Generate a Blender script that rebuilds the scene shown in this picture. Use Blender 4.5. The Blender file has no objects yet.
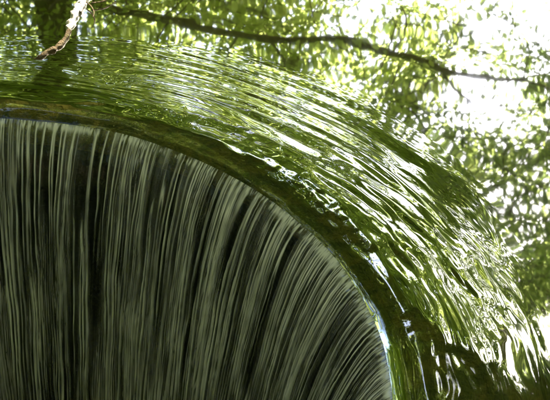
import bpy, bmesh, math, random
import numpy as np
from mathutils import Vector

R = math.radians
random.seed(7)
rng = np.random.default_rng(11)
S = bpy.context.scene
COL = S.collection

# ------------------------------------------------------------------ camera
CAM = np.array([0.774, -1.807, 1.778])
PITCH = R(36.0)
LENS = 85.0
cd = bpy.data.cameras.new('camera')
cam = bpy.data.objects.new('camera', cd)
COL.objects.link(cam)
cam.location = CAM
cam.rotation_euler = (R(90) - PITCH, 0, 0)
cd.lens = LENS
cd.sensor_width = 36
cd.clip_start = 0.02
cd.clip_end = 3000
cd.dof.use_dof = True
cd.dof.focus_distance = 2.95
cd.dof.aperture_fstop = 16.0
S.camera = cam

# ------------------------------------------------------------------ sky, sun, exposure
SUN_EL, SUN_AZ = R(45), R(30)        # azimuth measured from +Y towards +X
W = bpy.data.worlds.new('World')
S.world = W
W.use_nodes = True
wn = W.node_tree
bg = wn.nodes['Background']
sky = wn.nodes.new('ShaderNodeTexSky')
sky.sky_type = 'NISHITA'
sky.sun_disc = False
sky.sun_elevation = SUN_EL
sky.sun_rotation = SUN_AZ
sky.air_density = 1.0
sky.dust_density = 1.8
sky.ozone_density = 1.0
wn.links.new(sky.outputs[0], bg.inputs[0])
bg.inputs[1].default_value = 0.10
sl = bpy.data.lights.new('sun', 'SUN')
sl.energy = 5.0
sl.angle = R(0.53)
sl.color = (1.0, 0.94, 0.84)
sun = bpy.data.objects.new('sun', sl)
COL.objects.link(sun)
sd = Vector((math.sin(SUN_AZ) * math.cos(SUN_EL), math.cos(SUN_AZ) * math.cos(SUN_EL), math.sin(SUN_EL)))
sun.rotation_euler = sd.to_track_quat('Z', 'Y').to_euler()
sun.location = sd * 40
vs = S.view_settings
vs.view_transform = 'Standard'
vs.look = 'None'
vs.exposure = 2.95
vs.gamma = 1
vs.use_curve_mapping = False
S.render.engine = 'CYCLES'
S.cycles.use_denoising = True
S.cycles.max_bounces = 8
S.cycles.transparent_max_bounces = 24
S.cycles.glossy_bounces = 4
S.cycles.sample_clamp_indirect = 6
S.cycles.blur_glossy = 0.2

# ------------------------------------------------------------------ helpers
FPX = 550 * LENS / 36.0
FW = np.array([0, math.cos(PITCH), -math.sin(PITCH)])
UP = np.array([0, math.sin(PITCH), math.cos(PITCH)])


def ray(u, v):
    return FW + np.array([1.0, 0, 0]) * (u - 275) / FPX - UP * (v - 200) / FPX


def on_plane_y(u, v, y):            # a point standing at distance y
    d = ray(u, v)
    return CAM + d * (y - CAM[1]) / d[1]


def on_water(u, v, z=0.034):
    d = ray(u, v)
    return CAM + d * (z - CAM[2]) / d[2]


WZ = 0.034


def mirrored(u, v, y):              # a point above the pool that the calm water mirrors
    d = ray(u, v)
    p = CAM + d * (y - CAM[1]) / d[1]
    return np.array([p[0], p[1], 2 * WZ - p[2]])


def perm_noise(x, y, seed=0):       # 2-D gradient noise, vectorised
    x = np.asarray(x, dtype=np.float64)
    y = np.asarray(y, dtype=np.float64)
    x, y = np.broadcast_arrays(x, y)
    r = np.random.default_rng(seed)
    P = r.permutation(512)
    ang = r.uniform(0, 2 * np.pi, 512)
    gx, gy = np.cos(ang), np.sin(ang)
    xi = np.floor(x).astype(np.int64)
    yi = np.floor(y).astype(np.int64)
    xf, yf = x - xi, y - yi
    u = xf * xf * xf * (xf * (xf * 6 - 15) + 10)
    v = yf * yf * yf * (yf * (yf * 6 - 15) + 10)

    def g(ix, iy, dx, dy):
        h = P[(P[ix & 511] + iy) & 511]
        return gx[h] * dx + gy[h] * dy
    a = g(xi, yi, xf, yf)
    b = g(xi + 1, yi, xf - 1, yf)
    c = g(xi, yi + 1, xf, yf - 1)
    d = g(xi + 1, yi + 1, xf - 1, yf - 1)
    return (a * (1 - u) + b * u) * (1 - v) + (c * (1 - u) + d * u) * v


def sstep(a, b, x):
    t = np.clip((x - a) / (b - a), 0, 1)
    return t * t * (3 - 2 * t)


def grid_mesh(name, P, closed=True):
    """P: rows x cols x 3, cols closed round when closed."""
    nr, nc = P.shape[:2]
    me = bpy.data.meshes.new(name)
    me.vertices.add(nr * nc)
    me.vertices.foreach_set('co', P.reshape(-1).astype(np.float32))
    i = np.arange(nr - 1)[:, None] * nc
    j = np.arange(nc if closed else nc - 1)[None, :]
    j2 = (j + 1) % nc
    q = np.stack([i + j, i + j2, i + nc + j2, i + nc + j], -1).reshape(-1)
    nq = q.size // 4
    me.loops.add(nq * 4)
    me.loops.foreach_set('vertex_index', q.astype(np.int32))
    me.polygons.add(nq)
    me.polygons.foreach_set('loop_start', np.arange(0, nq * 4, 4, dtype=np.int32))
    me.polygons.foreach_set('use_smooth', np.ones(nq, dtype=bool))
    me.update(calc_edges=True)
    return me


def attr(me, name, vals):
    a = me.attributes.new(name, 'FLOAT', 'POINT')
    a.data.foreach_set('value', np.asarray(vals, dtype=np.float32).reshape(-1))


def link(name, me, mat=None, parent=None, **props):
    o = bpy.data.objects.new(name, me)
    COL.objects.link(o)
    if mat is not None and me is not None:
        me.materials.append(mat)
    if parent is not None:
        o.parent = parent
    for k, v in props.items():
        o[k] = v
    return o


def tube(pts, rad, sides=10, seed=0, rough=0.08):
    pts = [Vector(p) for p in pts]
    n = len(pts)
    vs_, fs = [], []
    prev = None
    rr = random.Random(seed)
    for i, p in enumerate(pts):
        t = (pts[min(i + 1, n - 1)] - pts[max(i - 1, 0)]).normalized()
        a = t.orthogonal().normalized() if prev is None else (prev - t * prev.dot(t)).normalized()
        prev = a
        b = t.cross(a)
        for k in range(sides):
            w = 2 * math.pi * k / sides
            r = rad[i] * (1 + rr.uniform(-rough, rough))
            vs_.append(p + (a * math.cos(w) + b * math.sin(w)) * r)
    for i in range(n - 1):
        for k in range(sides):
            k2 = (k + 1) % sides
            fs.append((i * sides + k, i * sides + k2, (i + 1) * sides + k2, (i + 1) * sides + k))
    fs.append(tuple(range(sides))[::-1])
    fs.append(tuple((n - 1) * sides + k for k in range(sides)))
    me = bpy.data.meshes.new('tube')
    me.from_pydata(vs_, [], fs)
    me.polygons.foreach_set('use_smooth', [True] * len(me.polygons))
    me.update()
    return me


def smooth_path(pts, rad, n=6):
    """Catmull-Rom through pts, radii interpolated."""
    out, ro = [], []
    P = [Vector(p) for p in pts]
    for i in range(len(P) - 1):
        p0, p1, p2, p3 = P[max(i - 1, 0)], P[i], P[i + 1], P[min(i + 2, len(P) - 1)]
        for k in range(n):
            t = k / n
            out.append(0.5 * ((2 * p1) + (p2 - p0) * t + (2 * p0 - 5 * p1 + 4 * p2 - p3) * t * t
                              + (3 * p1 - p0 - 3 * p2 + p3) * t ** 3))
            ro.append(rad[i] * (1 - t) + rad[i + 1] * t)
    out.append(P[-1])
    ro.append(rad[-1])
    return out, ro


# ------------------------------------------------------------------ materials
def new_mat(name):
    m = bpy.data.materials.new(name)
    m.use_nodes = True
    nt = m.node_tree
    nt.nodes.clear()
    out = nt.nodes.new('ShaderNodeOutputMaterial')
    return m, nt, out


def N(nt, typ, **kw):
    n = nt.nodes.new(typ)
    for k, v in kw.items():
        if k.startswith('_'):
            setattr(n, k[1:], v)
        else:
            n.inputs[k].default_value = v
    return n


def mat_surface(name, cols, scale, rough=0.8, bump=0.3, detail=8, spec=0.3):
    m, nt, out = new_mat(name)
    p = N(nt, 'ShaderNodeBsdfPrincipled')
    p.inputs['Roughness'].default_value = rough
    p.inputs['Specular IOR Level'].default_value = spec
    tc = N(nt, 'ShaderNodeTexCoord')
    nz = N(nt, 'ShaderNodeTexNoise', Scale=scale, Detail=detail, Roughness=0.65, Distortion=0.6)
    nt.links.new(tc.outputs['Object'], nz.inputs['Vector'])
    cr = N(nt, 'ShaderNodeValToRGB')
    cr.color_ramp.elements[0].position = 0.3
    cr.color_ramp.elements[1].position = 0.72
    while len(cr.color_ramp.elements) < len(cols):
        cr.color_ramp.elements.new(0.5)
    for i, c in enumerate(cols):
        e = cr.color_ramp.elements[i]
        e.position = 0.3 + 0.42 * i / (len(cols) - 1)
        e.color = (*c, 1)
    nt.links.new(nz.outputs['Fac'], cr.inputs['Fac'])
    nt.links.new(cr.outputs['Color'], p.inputs['Base Color'])
    n2 = N(nt, 'ShaderNodeTexNoise', Scale=scale * 4, Detail=6)
    nt.links.new(tc.outputs['Object'], n2.inputs['Vector'])
    b = N(nt, 'ShaderNodeBump', Strength=bump, Distance=0.02)
    nt.links.new(n2.outputs['Fac'], b.inputs['Height'])
    nt.links.new(b.outputs['Normal'], p.inputs['Normal'])
    nt.links.new(p.outputs[0], out.inputs['Surface'])
    return m


def mat_pool_water():
    m, nt, out = new_mat('pool_water')
    fr = N(nt, 'ShaderNodeFresnel', IOR=1.36)
    gl = N(nt, 'ShaderNodeBsdfGlossy', Roughness=0.022)
    gl.inputs['Color'].default_value = (1, 1, 1, 1)
    tr = N(nt, 'ShaderNodeBsdfTransparent')
    tr.inputs['Color'].default_value = (0.70, 0.74, 0.40, 1)
    mx = N(nt, 'ShaderNodeMixShader')
    nt.links.new(fr.outputs[0], mx.inputs[0])
    nt.links.new(tr.outputs[0], mx.inputs[1])
    nt.links.new(gl.outputs[0], mx.inputs[2])
    nt.links.new(mx.outputs[0], out.inputs['Surface'])
    return m


def mat_fall_water():
    m, nt, out = new_mat('falling_water')
    at = N(nt, 'ShaderNodeAttribute', _attribute_name='foam_and_light')
    fr = N(nt, 'ShaderNodeFresnel', IOR=1.36)
    gl = N(nt, 'ShaderNodeBsdfGlossy', Roughness=0.06)
    gl.inputs['Color'].default_value = (1, 1, 1, 1)
    tr = N(nt, 'ShaderNodeBsdfTransparent')
    tr.inputs['Color'].default_value = (0.80, 0.83, 0.74, 1)
    df = N(nt, 'ShaderNodeBsdfDiffuse')
    df.inputs['Color'].default_value = (0.93, 0.86, 0.88, 1)
    tl = N(nt, 'ShaderNodeBsdfTranslucent')
    tl.inputs['Color'].default_value = (0.92, 0.86, 0.84, 1)
    m0 = N(nt, 'ShaderNodeMixShader', Fac=0.4)
    nt.links.new(df.outputs[0], m0.inputs[1])
    nt.links.new(tl.outputs[0], m0.inputs[2])
    m1 = N(nt, 'ShaderNodeMixShader')
    nt.links.new(at.outputs['Fac'], m1.inputs[0])
    nt.links.new(tr.outputs[0], m1.inputs[1])
    nt.links.new(m0.outputs[0], m1.inputs[2])
    m2 = N(nt, 'ShaderNodeMixShader')
    nt.links.new(fr.outputs[0], m2.inputs[0])
    nt.links.new(m1.outputs[0], m2.inputs[1])
    nt.links.new(gl.outputs[0], m2.inputs[2])
    nt.links.new(m2.outputs[0], out.inputs['Surface'])
    return m


def mat_leaf(name, c_lo, c_hi, t_lo, t_hi):
    m, nt, out = new_mat(name)
    at = N(nt, 'ShaderNodeAttribute', _attribute_name='tone')
    def ramp(a, b):
        mi = N(nt, 'ShaderNodeMix', _data_type='RGBA')
        mi.inputs[6].default_value = (*a, 1)
        mi.inputs[7].default_value = (*b, 1)
        nt.links.new(at.outputs['Fac'], mi.inputs[0])
        return mi.outputs[2]
    df = N(nt, 'ShaderNodeBsdfPrincipled', Roughness=0.5)
    df.inputs['Specular IOR Level'].default_value = 0.25
    nt.links.new(ramp(c_lo, c_hi), df.inputs['Base Color'])
    tl = N(nt, 'ShaderNodeBsdfTranslucent')
    nt.links.new(ramp(t_lo, t_hi), tl.inputs['Color'])
    ad = N(nt, 'ShaderNodeAddShader')
    nt.links.new(df.outputs[0], ad.inputs[0])
    nt.links.new(tl.outputs[0], ad.inputs[1])
    nt.links.new(ad.outputs[0], out.inputs['Surface'])
    return m


M_WATER = mat_pool_water()
M_FALL = mat_fall_water()
M_BED = mat_surface('silty_algae_bed', [(0.015, 0.016, 0.006), (0.05, 0.042, 0.014), (0.075, 0.06, 0.02), (0.025, 0.03, 0.01)], 11, 0.9, 0.5)
M_STONE = mat_surface('algae_stone', [(0.015, 0.018, 0.006), (0.04, 0.038, 0.012), (0.13, 0.09, 0.03), (0.025, 0.032, 0.009)], 19, 0.7, 0.9, 12)
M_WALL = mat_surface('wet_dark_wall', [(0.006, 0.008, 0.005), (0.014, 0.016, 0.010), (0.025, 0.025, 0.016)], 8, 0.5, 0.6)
M_GROUND = mat_surface('leaf_litter_ground', [(0.03, 0.024, 0.014), (0.06, 0.05, 0.025), (0.04, 0.06, 0.018)], 1.2, 0.95, 0.5)
M_BARK = mat_surface('bark', [(0.12, 0.11, 0.05), (0.22, 0.20, 0.10), (0.15, 0.18, 0.05)], 14, 0.9, 0.8)
M_MOSSBARK = mat_surface('mossy_wet_bark', [(0.05, 0.034, 0.016), (0.15, 0.095, 0.04), (0.12, 0.11, 0.025)], 40, 0.8, 0.8)
M_BAREWOOD = mat_surface('bare_pale_wood', [(0.42, 0.36, 0.27), (0.62, 0.56, 0.46), (0.72, 0.68, 0.6)], 30, 0.7, 0.6)
M_LEAF_A = mat_leaf('leaf_yellow_green', (0.045, 0.075, 0.012), (0.10, 0.13, 0.02), (0.27, 0.34, 0.06), (0.52, 0.59, 0.17))
M_LEAF_B = mat_leaf('leaf_green', (0.030, 0.060, 0.012), (0.075, 0.11, 0.02), (0.12, 0.17, 0.04), (0.34, 0.39, 0.11))

# ------------------------------------------------------------------ water surface
TH = np.unique(np.concatenate([np.radians(np.arange(-16, 112, 0.115)), np.radians(np.arange(112, 344, 1.0))]))
NT = TH.size
RHO = np.concatenate([np.arange(0, 0.5, 0.0025), np.arange(0.5, 1.4, 0.007), 1.4 + 3.4 * np.linspace(0, 1, 40) ** 1.6])
TT, RR = np.meshgrid(TH, RHO)
RM = RR + 1.0
TD = np.degrees((TT + np.pi) % (2 * np.pi) - np.pi)
# plain metric coordinates used by the isotropic waves, arc coordinates by the streaks
def lip_shift(theta):
    return 0.009 * perm_noise(theta * 4, 0.4, 11) + 0.0008 * perm_noise(theta * 17, 0.4, 12)


RM = RM + np.exp(-RR / 0.08) * lip_shift(TT)
XX, YY = RM * np.cos(TT), RM * np.sin(TT)


def lip_ridge(theta):
    """the crinkled crest: fine ridges that run on down the falling sheet (metres)"""
    return 0.0014 * perm_noise(theta * 5, 0.1, 5) + 0.0005 * perm_noise(theta * 19, 0.1, 6)


Z = 0.034 * (1 - np.exp(-RR / 0.050))
ring_r = np.interp(TD, [-60, -20, 0, 18, 33, 45, 58, 87, 120, 160], [.28, .28, .28, .33, .40, .41, .42, .34, .34, .34])
inside = 1 - sstep(-0.17, 0.06, RR - ring_r)
# standing hump that bounds the fast water
Z += 0.0006 * np.exp(-((RR - ring_r) / 0.018) ** 2) * np.clip(0.3 + 1.6 * perm_noise(TT * 4, 2.2, 21), 0, 1)
# A: concentric streaks
angA = np.interp(TD, [-60, -10, 20, 45, 66, 78, 86, 110], [.7, .8, 1.0, 1.0, .75, .4, .28, .28])
envA = inside * (0.45 * sstep(0.0, 0.04, RR) + 0.55 * sstep(0.05, 0.17, RR)) * angA
wob = 0.022 * perm_noise(TT * 2.6, RR * 5, 31) + 0.002 * perm_noise(TT * 10, RR * 14, 35)
rw = RR + wob + 0.02 * np.sin(TT * 2.2)
streaky = 0.55 + 0.9 * perm_noise(TT * 3.0, RR * 9, 36)
Z += envA * 0.0030 * perm_noise(rw * 25 + TT * 0.8, TT * 1.7 + RR * 2, 32)
Z += envA * streaky * 0.0013 * perm_noise(rw * 55, TT * 2.3, 33)
Z += envA * streaky * 0.00028 * perm_noise(rw * 120, TT * 4, 34)
# B: smooth wandering bumps close to the lip
patch = sstep(0.0, 0.30, perm_noise(TT * 3.6 + 4.4 + RR * 4, RR * 7 - TT * 1.5, 41) + np.interp(TD, [-30, 5, 25, 40, 52, 58, 66, 72, 80, 90], [.0, .05, .2, .35, .3, .02, .1, .2, -.2, -.4]))
envB = sstep(0.0, 0.07, RR) * (1 - sstep(0.15, 0.30, RR)) * patch
wb = 0.02 * perm_noise(XX * 7, YY * 7, 44)
Z += envB * 0.0034 * perm_noise((RR + wb) * 15 + TT * 1.3, TT * 3.8 - RR * 4, 42)
Z += envB * 0.0005 * perm_noise(XX * 26, YY * 30, 43)
# small restless dimples all along the lip
envL = sstep(0.0, 0.02, RR) * (1 - sstep(0.07, 0.16, RR))
Z += envL * (0.0011 * perm_noise(RR * 24 + TT * 4, TT * 11 - RR * 9, 45) + 0.0006 * perm_noise(RR * 60 + TT * 3, TT * 8 - RR * 20, 46)) * np.interp(TD, [-20, 15, 40, 60, 85], [.3, .35, .9, 1, .55])
# right-hand side: long wavering troughs
envR = inside * sstep(0.04, 0.12, RR) * sstep(48, 25, TD)
Z += envR * 0.0028 * perm_noise((RR + 0.025 * perm_noise(TT * 9, RR * 9, 51)) * 24 + TT * 2.3, TT * 4.5 + RR * 6, 52)
Z += envR * 0.0007 * perm_noise((RR + 0.02 * perm_noise(TT * 14, RR * 14, 53)) * 60 - TT * 3.1, TT * 9 + RR * 14, 54)
# C: gentle wavering of the calm water
Z += 0.0005 * perm_noise(XX * 4.2, YY * 4.2, 61) + 0.00004 * perm_noise(XX * 17, YY * 17, 62)
# crinkles reach a little upstream of the crest
Z += np.exp(-RR / 0.04) * lip_ridge(TT)
Z[0] = lip_ridge(TT[0])
P = np.stack([XX, YY, Z], -1)
pool = link('water', grid_mesh('water', P), M_WATER, kind='structure',
            label='mirror-like pool water rippling towards the curved lip', category='water')

# falling sheet
V0, S0, G = 0.62, 0.66, 9.81
NS = 130
ts = np.linspace(0, 1, NS) ** 1.25 * 0.66
TS, TF = np.meshgrid(ts, TH, indexing='ij')
PATH = V0 * TS + 4.9 * TS ** 2            # distance measure along the fall
wander = 0.012 * perm_noise(TF * 5, PATH * 1.3, 71) + 0.009 * perm_noise(TF * 22, PATH * 4.5, 72) + 0.0035 * perm_noise(TF * 50, PATH * 11, 70)
thw = TF + wander * sstep(0, 0.2, PATH)
n1 = perm_noise(thw * 72, PATH * 0.7 + 0.43, 73)
n2 = perm_noise(thw * 145, PATH * 1.1 + 0.43, 74)
n3 = perm_noise(thw * 19, PATH * 0.5 + 0.43, 75)
n4 = perm_noise(thw * 215, PATH * 3.0 + 0.43, 76)
sharp = 0.75 + 0.25 * sstep(0.05, 0.5, PATH)


def thread(n, w):                   # crisp lines where the noise changes sign, all about w radians wide
    g = np.abs(np.gradient(n, axis=1) / np.gradient(TH)[None, :])
    return np.exp(-(n / (np.maximum(g, 8.0) * w * sharp)) ** 2)


th1 = thread(n1, 0.0025)
th2 = thread(n2, 0.0019)
band = sstep(0.02, 0.38, n3 + 0.35 * n2)
grow = sstep(0.0, 0.25, PATH)
disp = (0.0040 * th1 + 0.0024 * th2 + 0.006 * n3) * grow + 0.0014 * n2 + 0.0007 * n4 + 0.0016 * grow * perm_noise(thw * 45, PATH * 14, 83)
disp = disp + np.exp(-PATH / 0.05) * sstep(0, 0.012, PATH) * (0.0035 * perm_noise(TF * 62, PATH * 45, 86) + 0.002 * perm_noise(TF * 130, PATH * 60, 87))
r_fall = 1 - V0 * TS - disp * 0.9
z_fall = -S0 * V0 * TS - 0.5 * G * TS ** 2 + disp * 0.45
fade0 = np.exp(-PATH / 0.008)
r_fall = r_fall * (1 - fade0) + (1 - V0 * TS) * fade0
z_fall = z_fall + fade0 * lip_ridge(TF) - fade0 * disp * 0.45
r_fall[0] = 1.0
r_fall = r_fall + lip_shift(TF) * (1 - 0.6 * sstep(0, 0.4, PATH))
z_fall[0] = lip_ridge(TH)
mod = np.clip(0.50 + 1.5 * perm_noise(TF * 26, PATH * 2.2 + 0.43, 77), 0.04, 1.1)
fine = np.clip(0.35 + 1.6 * perm_noise(TF * 17, PATH * 1.5 + 0.43, 80), 0.03, 1)
broken = np.clip(0.85 + 0.7 * perm_noise(thw * 130, PATH * 12 + 0.43, 81) + 0.4 * perm_noise(thw * 60, PATH * 26 + 0.43, 82), 0.25, 1.3)
th0 = thread(perm_noise(thw * 27, PATH * 0.5 + 0.43, 84), 0.0042)
foam_and_light = (1.35 * th1 * mod + 0.9 * th2 * fine + 0.45 * th0) * broken + 0.10 * band * (0.6 + n4) + 0.10 * np.exp(-(n4 / 0.10) ** 2) * fine
foam_and_light *= 0.8 + 0.2 * sstep(0.0, 0.03, PATH) + 0.35 * np.exp(-PATH / 0.12)
crest = np.exp(-((PATH - 0.008 - 0.006 * perm_noise(TF * 33, 0.2, 85)) / 0.010) ** 2) * sstep(-0.15, 0.4, perm_noise(TF * 210, PATH * 40, 78) + 0.7 * perm_noise(TF * 11, 0.5, 79))  # white strip along the lip, also standing in for its sky sheen
foam_and_light = np.clip(foam_and_light * (1.0 - 0.55 * sstep(0.15, 1.3, PATH)) + 0.85 * crest, 0, 0.97)  # whiteness cut with depth to paint in the dark of the shaft
PF = np.stack([r_fall * np.cos(TF), r_fall * np.sin(TF), z_fall], -1)
mf = grid_mesh('waterfall', PF)
attr(mf, 'foam_and_light', foam_and_light)
link('waterfall', mf, M_FALL, label='streaked sheet of water falling over the curved lip into the dark shaft', category='waterfall')

# ------------------------------------------------------------------ weir, bed, banks
def lathe(name, prof, n=220, amp=0.0, seed=1, closed=True):
    t = np.linspace(0, 2 * np.pi, n, endpoint=False)
    pr = np.array(prof)
    T_, _ = np.meshgrid(t, np.arange(len(pr)))
    r_ = pr[:, 0][:, None] + 0 * T_
    z_ = pr[:, 1][:, None] + 0 * T_
    nz = perm_noise(r_ * np.cos(T_) * 6, r_ * np.sin(T_) * 6, seed) + 0.5 * perm_noise(r_ * np.cos(T_) * 15, r_ * np.sin(T_) * 15, seed + 1)
    z_ = z_ + amp * nz
    return grid_mesh(name, np.stack([r_ * np.cos(T_), r_ * np.sin(T_), z_], -1))


weir = link('weir', None, label='round stone overflow weir under the lip of the falling water', category='weir')
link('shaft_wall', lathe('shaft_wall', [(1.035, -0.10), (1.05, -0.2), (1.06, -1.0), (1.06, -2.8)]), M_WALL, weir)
link('coping', lathe('coping', [(1.035, -0.10), (1.025, -0.06), (1.03, -0.038), (1.06, -0.028), (1.12, -0.025),
                                (1.2, -0.028), (1.27, -0.035), (1.31, -0.06), (1.33, -0.2)], 400, 0.004), M_STONE, weir)
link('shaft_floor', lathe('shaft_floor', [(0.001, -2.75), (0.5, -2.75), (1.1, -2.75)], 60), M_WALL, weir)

bp = [(1.30, -0.15)] + [(r, -0.10 - 0.22 * min(1, (r - 1.3) / 1.4)) for r in np.arange(1.36, 4.2, 0.06)]
bp += [(4.3, -0.25), (4.5, -0.1), (4.7, 0.03), (4.9, 0.14), (5.3, 0.25)]
link('stream_bed', lathe('stream_bed', bp, 320, 0.035, 9), M_BED, kind='structure')
gp = [(5.25, 0.235), (6, 0.6), (8, 1.6), (12, 3.2), (25, 6.5), (80, 11), (400, 14), (1500, 14)]  # banks raised out of view to block the low sky behind
link('ground', lathe('ground', gp, 160, 0.0, 15), M_GROUND, kind='structure')

# ------------------------------------------------------------------ trees
LEAF_V = np.array([(0, 0, 0), (0.26, 0.30, 0.05), (0.24, 0.68, 0.04), (0, 1.0, -0.06), (-0.24, 0.68, 0.04), (-0.26, 0.30, 0.05)])
LEAF_F = np.array([(0, 1, 2, 3), (0, 3, 4, 5)])
LEAF_V4 = np.array([(0, 0, 0), (0.30, 0.45, 0.06), (0, 1.0, -0.08), (-0.30, 0.45, 0.06)])
LEAF_F4 = np.array([(0, 1, 2, 3)])


SUNV = np.array(sd)
SUN_GAPS = [(on_water(80, 8), 0.13), (on_water(200, 98, -0.05), 0.13), (on_water(225, 82, -0.05), 0.09), (on_water(62, 98, -0.05), 0.14),
            (on_water(135, 98, -0.05), 0.10), (on_water(345, 205, -0.05), 0.06)]


def sky_window(u, v, ha):
    # an opening in the canopy that the sloping water at (u, v) mirrors
    p = on_water(u, v, 0.03)
    r_ = math.hypot(p[0], p[1])
    sl_ = 0.034 / 0.050 * math.exp(-max(r_ - 1, 0) / 0.050)
    nrm = np.array([-sl_ * p[0] / r_, -sl_ * p[1] / r_, 1.0])
    nrm /= np.linalg.norm(nrm)
    d = ray(u, v) / np.linalg.norm(ray(u, v))
    rf = d - 2 * (d @ nrm) * nrm
    return p, rf, ha


SKY_WINDOWS = [sky_window(190, 113, 2.6), sky_window(225, 125, 1.5), sky_window(272, 142, 2.4), sky_window(345, 182, 2.8), sky_window(375, 215, 2.2), sky_window(402, 310, 2.0), sky_window(440, 260, 1.6), sky_window(470, 340, 2.2), sky_window(448, 385, 1.8), sky_window(505, 375, 1.4),
               (np.array([0.3, 0.9, -0.05]), np.array([-0.05, -0.50, 0.865]), 13.0)]  # last one: wide opening cut overhead to brighten the fall's crest


def leaves_mesh(name, pos, size, tone, seed, simple=False, world=True):
    LV, LF = (LEAF_V4, LEAF_F4) if simple else (LEAF_V, LEAF_F)
    nv, nf = len(LV), len(LF)
    # the canopy has holes that let sunbeams down to the bed and the dead branch
    for c, rad in (SUN_GAPS if world else []):
        d = pos - c
        t = d @ SUNV
        keep = np.linalg.norm(d - t[:, None] * SUNV, axis=1) > rad
        pos, size, tone = pos[keep], size[keep], tone[keep]
    r = np.random.default_rng(seed)
    for c, dv, ha in (SKY_WINDOWS if world else []):
        d = pos - c
        cs = (d @ dv) / np.linalg.norm(d, axis=1)
        keep = np.degrees(np.arccos(np.clip(cs, -1, 1))) > ha * r.uniform(0.3, 1.6, len(pos))
        pos, size, tone = pos[keep], size[keep], tone[keep]
    n = len(pos)
    yaw = r.uniform(0, 2 * np.pi, n)
    tilt = r.normal(0.0, 0.55, n) - 0.25
    roll = r.normal(0, 0.5, n)
    v = LV[None] * size[:, None, None]
    v[:, :, 0] *= 1.25
    cr, sr = np.cos(roll)[:, None], np.sin(roll)[:, None]
    x, y, z = v[..., 0], v[..., 1], v[..., 2]
    x, z = x * cr + z * sr, -x * sr + z * cr
    ct, st = np.cos(tilt)[:, None], np.sin(tilt)[:, None]
    y, z = y * ct - z * st, y * st + z * ct
    cy, sy = np.cos(yaw)[:, None], np.sin(yaw)[:, None]
    x, y = x * cy - y * sy, x * sy + y * cy
    co = np.stack([x, y, z], -1) + pos[:, None, :]
    me = bpy.data.meshes.new(name)
    me.vertices.add(n * nv)
    me.vertices.foreach_set('co', co.reshape(-1).astype(np.float32))
    f = (LF[None] + (np.arange(n) * nv)[:, None, None]).reshape(-1)
    me.loops.add(f.size)
    me.loops.foreach_set('vertex_index', f.astype(np.int32))
    me.polygons.add(n * nf)
    me.polygons.foreach_set('loop_start', np.arange(0, f.size, 4, dtype=np.int32))
    me.update(calc_edges=True)
    attr(me, 'tone', np.repeat(tone, nv))
    return me


# foliage cover as the calm water mirrors it: how densely each direction is leafed
GU = np.array([-300, 0, 50, 110, 170, 230, 290, 340, 380, 430, 480, 520, 550, 700, 900])
GV = np.array([-160, 0, 30, 60, 90, 120, 160, 220, 300, 400, 520, 700])
GD = np.array([
    [.9, .9, .9, .9, .8, .7, .4, .0, .0, .02, .02, .0, .0, .2, .4],
    [.9, .85, .6, .85, .9, .85, .8, .2, .0, .2, .2, .08, .2, .4, .5],
    [.9, .85, .65, .85, .8, .75, .75, .4, .2, .35, .25, .15, .35, .5, .5],
    [.9, .95, .8, .9, .6, .55, .6, .55, .55, .5, .45, .4, .5, .6, .6],
    [.9, .9, .9, .9, .7, .55, .55, .55, .55, .5, .4, .5, .75, .7, .6],
    [.9, .9, .9, .85, .75, .7, .65, .65, .6, .55, .5, .6, .85, .8, .7],
    [.9, .9, .9, .9, .9, .9, .85, .85, .8, .75, .65, .65, .75, .8, .7],
    [.95, .95, .95, .95, .95, .95, .93, .92, .9, .9, .88, .9, .8, .8, .7],
    [.95, .95, .95, .95, .95, .92, .9, .88, .9, .94, .92, .95, .97, .9, .8],
    [.95, .95, .95, .95, .95, .92, .9, .9, .9, .92, .92, .92, .92, .9, .9],
    [.95, .95, .95, .95, .9, .9, .9, .9, .9, .95, .95, .95, .9, .8, .7],
    [.95, .95, .95, .95, .9, .9, .9, .9, .9, .9, .9, .9, .9, .8, .7]])


def cover(u, v):
    iu = np.clip(np.searchsorted(GU, u) - 1, 0, len(GU) - 2)
    iv = np.clip(np.searchsorted(GV, v) - 1, 0, len(GV) - 2)
    fu = np.clip((u - GU[iu]) / (GU[iu + 1] - GU[iu]), 0, 1)
    fv = np.clip((v - GV[iv]) / (GV[iv + 1] - GV[iv]), 0, 1)
    return (GD[iv, iu] * (1 - fu) + GD[iv, iu + 1] * fu) * (1 - fv) + (GD[iv + 1, iu] * (1 - fu) + GD[iv + 1, iu + 1] * fu) * fv


def mirrored_many(u, v, y):
    d = FW[None] + np.array([[1.0, 0, 0]]) * ((u - 275) / FPX)[:, None] - UP[None] * ((v - 200) / FPX)[:, None]
    p = CAM[None] + d * ((y - CAM[1]) / d[:, 1])[:, None]
    p[:, 2] = 2 * WZ - p[:, 2]
    return p


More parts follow.
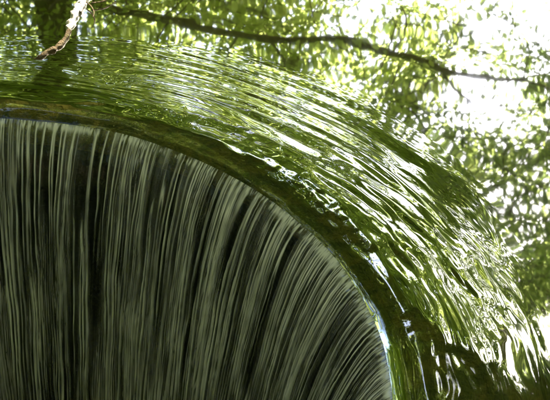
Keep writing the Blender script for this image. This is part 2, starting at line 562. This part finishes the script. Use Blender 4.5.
def sprays(n, u0, u1, v0, v1, y0, y1, leaves, spread, size, seed):
    r = np.random.default_rng(seed)
    u = r.uniform(u0, u1, n)
    v = r.uniform(v0, v1, n)
    cl = (perm_noise(u / 75, v / 75, 300) + 0.5 * perm_noise(u / 34, v / 34, 301)) * 0.9
    keep = r.uniform(0, 1, n) < np.clip(cover(u, v) ** 1.4 + cl * sstep(60, 180, v) + 0.55 * cl * (v < 180), 0, 1) * (0.15 + 0.85 * (cover(u, v) > 0.12))
    for gu, gv, ru, rv in ((165, 600, 60, 100), (60, 420, 30, 40), (-40, 700, 60, 60)):   # openings high in the canopy
        keep &= ((u - gu) / ru) ** 2 + ((v - gv) / rv) ** 2 > r.uniform(0.6, 1.3, n)
    u, v = u[keep], v[keep]
    y = r.uniform(y0, y1, u.size)
    c = mirrored_many(u, v, y)
    # the sprays hang on short twigs: leaves string out along a drooping direction
    k = r.integers(int(leaves * 0.5), int(leaves * 1.5), u.size)
    idx = np.repeat(np.arange(u.size), k)
    ang = r.uniform(0, 2 * np.pi, u.size)
    L = r.uniform(0.10, 0.34, u.size)
    t = r.uniform(-1, 1, idx.size)
    d = np.stack([np.cos(ang), np.sin(ang), r.uniform(-0.5, 0.15, u.size)], -1)
    p = c[idx] + d[idx] * (t * L[idx])[:, None] + r.normal(0, spread, (idx.size, 3)) * np.array([1, 1, 0.5])
    sz = size * r.uniform(0.6, 1.35, idx.size)
    tone = np.clip(r.uniform(0.2, 0.8, u.size)[idx] + r.normal(0, 0.22, idx.size), 0, 1)
    twigs = (c, d, L)
    return p, sz, tone, twigs


def twig_mesh(name, twigs, rad, every=1):
    c, d, L = twigs
    c, d, L = c[::every], d[::every], L[::every]
    n = len(c)
    a = np.cross(d, np.array([[0, 0, 1.0]]))
    a /= np.linalg.norm(a, axis=1)[:, None] + 1e-9
    b = np.cross(d, a)
    vs_ = []
    for e, rr in ((-1.2, rad), (1.0, rad * 0.4)):
        for k in range(3):
            w = 2 * math.pi * k / 3
            vs_.append(c + d * (L * e)[:, None] + (a * math.cos(w) + b * math.sin(w)) * rr)
    V = np.stack(vs_, 1).reshape(-1, 3)
    F = np.array([(0, 1, 4, 3), (1, 2, 5, 4), (2, 0, 3, 5)])
    f = (F[None] + (np.arange(n) * 6)[:, None, None]).reshape(-1)
    me = bpy.data.meshes.new(name)
    me.vertices.add(len(V))
    me.vertices.foreach_set('co', V.reshape(-1).astype(np.float32))
    me.loops.add(f.size)
    me.loops.foreach_set('vertex_index', f.astype(np.int32))
    me.polygons.add(f.size // 4)
    me.polygons.foreach_set('loop_start', np.arange(0, f.size, 4, dtype=np.int32))
    me.update(calc_edges=True)
    return me


def px_r(px, y):                    # half-width in metres of something px wide in the mirror image
    return 0.5 * px * (y - CAM[1]) / math.cos(PITCH) / FPX * 1.05


def limb(parent, pts, seed):
    """pts: (u, v, y, width in px)"""
    p = [mirrored(u, v, y) for u, v, y, w in pts]
    r = [px_r(w * 0.7, y) for u, v, y, w in pts]
    a, b = smooth_path(p, r, 5)
    return link('limb', tube(a, b, 9, seed, 0.22), M_BARK, parent)


def tree(label, trunk_pts, limbs, leafsets, mat, seed):
    t = link('tree', None, label=label, category='tree', group='trees overhanging the pool')
    a, b = smooth_path([p for p, r in trunk_pts], [r for p, r in trunk_pts], 6)
    link('trunk', tube(a, b, 14, seed, 0.07), M_BARK, t)
    for i, l in enumerate(limbs):
        limb(t, l, seed + i)
    ps, ss, ts_ = [], [], []
    for i, ls in enumerate(leafsets):
        p, s_, tn, tw = sprays(*ls, seed=seed * 100 + i)
        ps.append(p); ss.append(s_); ts_.append(tn)
        link('twigs', twig_mesh('twigs', tw, 0.006), M_BARK, t, kind='stuff')
    link('crown', leaves_mesh('crown', ps[0], ss[0], ts_[0], seed), mat, t, kind='stuff')
    link('upper_crown', leaves_mesh('upper_crown', np.concatenate(ps[1:]), np.concatenate(ss[1:]), np.concatenate(ts_[1:]), seed + 50, True), mat, t, kind='stuff')
    return t


yA = 5.2
b0 = mirrored(52, 0, yA)
tree('broad leafy tree on the far bank with a long limb reaching right over the pool',
     [((b0[0] - 0.25, yA + 0.2, 0.2), 0.27), ((b0[0] - 0.1, yA, 1.0), 0.19), (tuple(mirrored(52, 0, yA)), px_r(34, yA)),
      (tuple(mirrored(60, 60, yA)), px_r(30, yA)), (tuple(mirrored(40, 180, yA)), px_r(26, yA)), (tuple(mirrored(20, 330, yA)), px_r(18, yA)),
      (tuple(mirrored(-10, 560, yA)), px_r(6, yA))],
     [[(58, -30, 5.1, 15), (95, 2, 5.0, 13), (140, 15, 4.9, 12), (200, 28, 4.8, 11), (260, 38, 4.8, 11), (300, 42, 4.8, 10), (340, 41, 4.8, 9.5),
       (390, 50, 4.8, 9), (425, 64, 4.7, 8.5), (450, 76, 4.7, 7), (490, 80, 4.7, 5), (530, 85, 4.6, 4), (570, 96, 4.6, 2)],
      [(268, 39, 4.8, 4), (282, 58, 4.8, 3.5), (305, 78, 4.7, 3), (345, 98, 4.7, 2)],
      [(440, 71, 4.7, 5), (452, 86, 4.7, 4), (475, 100, 4.7, 3), (510, 104, 4.7, 2)],
      [(240, 35, 4.8, 3), (228, 55, 4.8, 2.5), (222, 68, 4.8, 1.5)],
      [(390, 50, 4.8, 3.5), (405, 30, 4.8, 2.5), (400, 5, 4.8, 1.5)],
      [(50, 150, 5.2, 12), (140, 190, 5.2, 9), (260, 230, 5.2, 7), (380, 300, 5.2, 4)],
      [(30, 250, 5.2, 10), (-60, 300, 5.3, 8), (-180, 330, 5.4, 4)],
      [(52, 60, 5.2, 9), (-40, 90, 5.4, 7), (-160, 100, 5.6, 4)]],
     [(2900, -120, 430, -60, 230, 4.7, 7.2, 32, 0.085, 0.043),
      (3000, -350, 430, 170, 460, 4.8, 7.2, 26, 0.10, 0.08),
      (700, -420, -80, -120, 200, 4.8, 7.2, 26, 0.10, 0.08),
      (4200, -350, 420, 400, 900, 4.0, 6.0, 24, 0.13, 0.095)], M_LEAF_A, 3)
yB = 7.2
c0 = mirrored(640, 0, yB)
tree('darker green tree on the right bank with its crown low over the pool',
     [((c0[0] + 0.5, yB + 0.3, 0.25), 0.25), ((c0[0] + 0.3, yB, 1.4), 0.18), (tuple(mirrored(640, 60, yB)), px_r(34, yB)),
      (tuple(mirrored(590, 180, yB)), px_r(30, yB)), (tuple(mirrored(530, 300, 6.6)), px_r(28, yB)), (tuple(mirrored(505, 430, 6.2)), px_r(20, yB)),
      (tuple(mirrored(480, 650, 5.8)), px_r(8, yB))],
     [[(600, 150, 7.0, 12), (549, 157, 6.6, 10), (493, 193, 6.2, 8), (440, 230, 6.0, 4)],
      [(545, 270, 6.6, 10), (470, 300, 6.2, 7), (400, 360, 5.8, 4)],
      [(580, 200, 7.0, 10), (680, 230, 6.6, 8), (800, 260, 6.4, 4)]],
     [(2400, 400, 700, -60, 420, 4.8, 7.6, 32, 0.085, 0.044),
      (800, 660, 1000, -60, 460, 5.0, 7.6, 26, 0.10, 0.08),
      (1000, 620, 1000, 380, 640, 4.8, 7.2, 26, 0.10, 0.085),  # leaves added out of view to keep sun off the right coping
      (2600, 400, 800, 380, 900, 4.2, 6.4, 24, 0.13, 0.095)], M_LEAF_B, 5)

# third tree, unseen, added behind the viewpoint to shade the shaft and water
def shade_tree():
    t = link('tree', None, label='added unseen tree behind the near bank whose crown shades the shaft', category='tree', group='trees overhanging the pool')
    a, b = smooth_path([(-2.6, -6.2, 0.2), (-2.5, -6.0, 2), (-2.2, -5.6, 4.2), (-1.6, -4.6, 5.8), (-0.8, -3.0, 6.8), (0, -1.0, 7.3), (0.6, 1.2, 7.5)],
                       [0.32, 0.24, 0.2, 0.17, 0.12, 0.08, 0.03], 6)
    link('trunk', tube(a, b, 14, 77, 0.07), M_BARK, t)
    for pts in ([(-1.6, -4.6, 5.8), (-2.6, -2.6, 6.5), (-3.0, 0.0, 7.0), (-2.8, 2.0, 7.2)], [(-0.8, -3.0, 6.8), (1.0, -1.8, 7.2), (2.8, -0.6, 7.5)],
                [(-2.2, -5.6, 4.2), (0.2, -4.8, 5.6), (2.4, -4.0, 6.2)]):
        a, b = smooth_path(pts, [0.11, 0.08, 0.05, 0.02][:len(pts)], 6)
        link('limb', tube(a, b, 9, 5, 0.1), M_BARK, t)
    r = np.random.default_rng(90)
    n = 9000
    x = r.uniform(-5, 4.5, n); y = r.uniform(-10, 5.4, n)
    c = np.stack([x, y, 6.4 + 1.2 * r.uniform(-1, 1, n) - 0.03 * (x ** 2 + np.minimum(y + 2, 5) ** 2)], -1)
    keep = perm_noise(x * 0.8, y * 0.8, 91) + 0.5 * perm_noise(x * 2, y * 2, 92) > ROOF_GAP - 0.6 * sstep(0.3, 2.2, y) * sstep(-2.4, -0.4, x)
    c = c[keep]
    k = r.integers(10, 24, len(c))
    idx = np.repeat(np.arange(len(c)), k)
    p = c[idx] + r.normal(0, 0.16, (idx.size, 3)) * np.array([1, 1, 0.5])
    sz = 0.11 * r.uniform(0.6, 1.3, idx.size)
    link('crown', leaves_mesh('crown', p, sz, r.uniform(0, 1, idx.size), 93, True), M_LEAF_B, t, kind='stuff')


ROOF_GAP = 0.12
shade_tree()

# unseen trees added behind and beside the viewpoint to block sky from the fall
def screen_tree(seed):
    t = link('tree', None, category='tree', group='trees overhanging the pool')
    r = np.random.default_rng(seed)
    a, b = smooth_path([(0, 0, -0.3), (0.05, 0.1, 2), (-0.1, 0, 5), (0.1, -0.1, 8), (0, 0, 11)], [0.3, 0.22, 0.18, 0.12, 0.03], 5)
    link('trunk', tube(a, b, 12, seed, 0.07), M_BARK, t)
    n = 900
    z = 11.5 * r.uniform(0, 1, n) ** 1.25
    rad = 2.6 * np.sqrt(r.uniform(0.1, 1, n)) * np.clip(1.15 - ((z - 5) / 7.5) ** 2, 0.2, 1)
    w = r.uniform(0, 2 * np.pi, n)
    c = np.stack([rad * np.cos(w), rad * np.sin(w), z], -1)
    idx = np.repeat(np.arange(n), 16)
    p = c[idx] + r.normal(0, 0.26, (idx.size, 3))
    link('crown', leaves_mesh('crown', p, 0.22 * r.uniform(0.6, 1.3, idx.size), r.uniform(0, 1, idx.size), seed, True, False), M_LEAF_B, t, kind='stuff')
    return t


SCREEN_TREES = [(-7.5, -7.5, 'added screening tree behind the near bank, left of the big leaning trunk'), (0.6, -9.5, 'added screening tree straight behind the viewpoint across the near bank'),
        (5.0, -8.0, 'added screening tree behind the near bank to the right'), (9.0, -3.5, 'added screening tree on the right bank beside the near end of the pool'),
        (-9.0, -2.0, 'added screening tree on the left bank beside the near end of the pool'), (-8.0, 4.5, 'added screening tree on the left bank beyond the shaft'),
        (9.5, 3.0, 'added screening tree on the right bank level with the shaft'),
        (-3.4, -10.0, 'added screening tree behind the near bank in back of the big leaning trunk'), (3.0, -11.5, 'added screening tree set back behind the near bank, right of the viewpoint'),
        (7.6, -5.8, 'added screening tree at the right corner of the near bank'), (-9.6, 1.4, 'added screening tree on the left bank level with the shaft')]
w0 = None
for k, (x, y, lab) in enumerate(SCREEN_TREES):
    if w0 is None:
        w0 = wt = screen_tree(401)
        parts = list(w0.children)
    else:
        wt = w0.copy()
        COL.objects.link(wt)
        for ch in parts:
            c2 = ch.copy()
            COL.objects.link(c2)
            c2.parent = wt
    wt.location = (x, y, float(np.interp(math.hypot(x, y), [p[0] for p in gp], [p[1] for p in gp])))
    wt.rotation_euler = (0, 0, 1.3 * k)
    wt.scale = (1.2, 1.2, 1.5 + 0.1 * (k % 3))
    wt['label'] = lab

# ------------------------------------------------------------------ dead branch standing in the pool
br = link('driftwood_branch', None, label='mossy dead branch with a pale bare end sticking out of the water', category='branch')
def sp(u, v, lift=0.0):             # along the water, lifted clear of it
    return on_water(u, v, WZ + lift)
def gnarl(me, amp, seed):           # knots and torn edges
    n = len(me.vertices)
    co = np.empty(n * 3, dtype=np.float32)
    me.vertices.foreach_get('co', co)
    p = co.reshape(-1, 3).astype(np.float64)
    q = [perm_noise(p[:, 0] * 55 + 9 * k, p[:, 1] * 40 + p[:, 2] * 50, seed + k) + 0.5 * perm_noise(p[:, 0] * 130 + k, p[:, 1] * 110 + p[:, 2] * 120, seed + k + 5) for k in range(3)]
    p += np.stack(q, -1) * amp * 1.6
    me.vertices.foreach_set('co', p.reshape(-1).astype(np.float32))
    me.update()
    return me
def sr(px):
    return 0.36 * px * 3.55 / FPX
a, b = smooth_path([sp(18, 70, -0.05), sp(37, 58, 0.0), sp(50, 50, 0.003), sp(61, 43, 0.004), sp(69, 30, 0.004)], [sr(1.5), sr(3.5), sr(5), sr(6.5), sr(7.5)], 8)
link('mossy_stem', gnarl(tube(a, b, 18, 4, 0.10), 0.0045, 4), M_MOSSBARK, br)
a, b = smooth_path([sp(67, 32, 0.004), sp(71, 23, 0.005), sp(76, 12, 0.006), sp(82, 0, 0.006), sp(90, -16, 0.01), sp(100, -42, 0.01)], [sr(3), sr(8), sr(11), sr(13), sr(12), sr(8)], 8)
link('bare_wood', gnarl(tube(a, b, 18, 8, 0.12), 0.008, 8), M_BAREWOOD, br)
for pts in ([(86, 2), (91, 6), (94, 12), (93, 17)], [(91, 3), (99, 2), (106, 0), (116, -6)]):
    a, b = smooth_path([sp(u, v, 0.012) for u, v in pts], [sr(2.0)] * (len(pts) - 1) + [sr(1)], 4)
    link('twig', tube(a, b, 6, 3, 0.1), M_MOSSBARK, br)
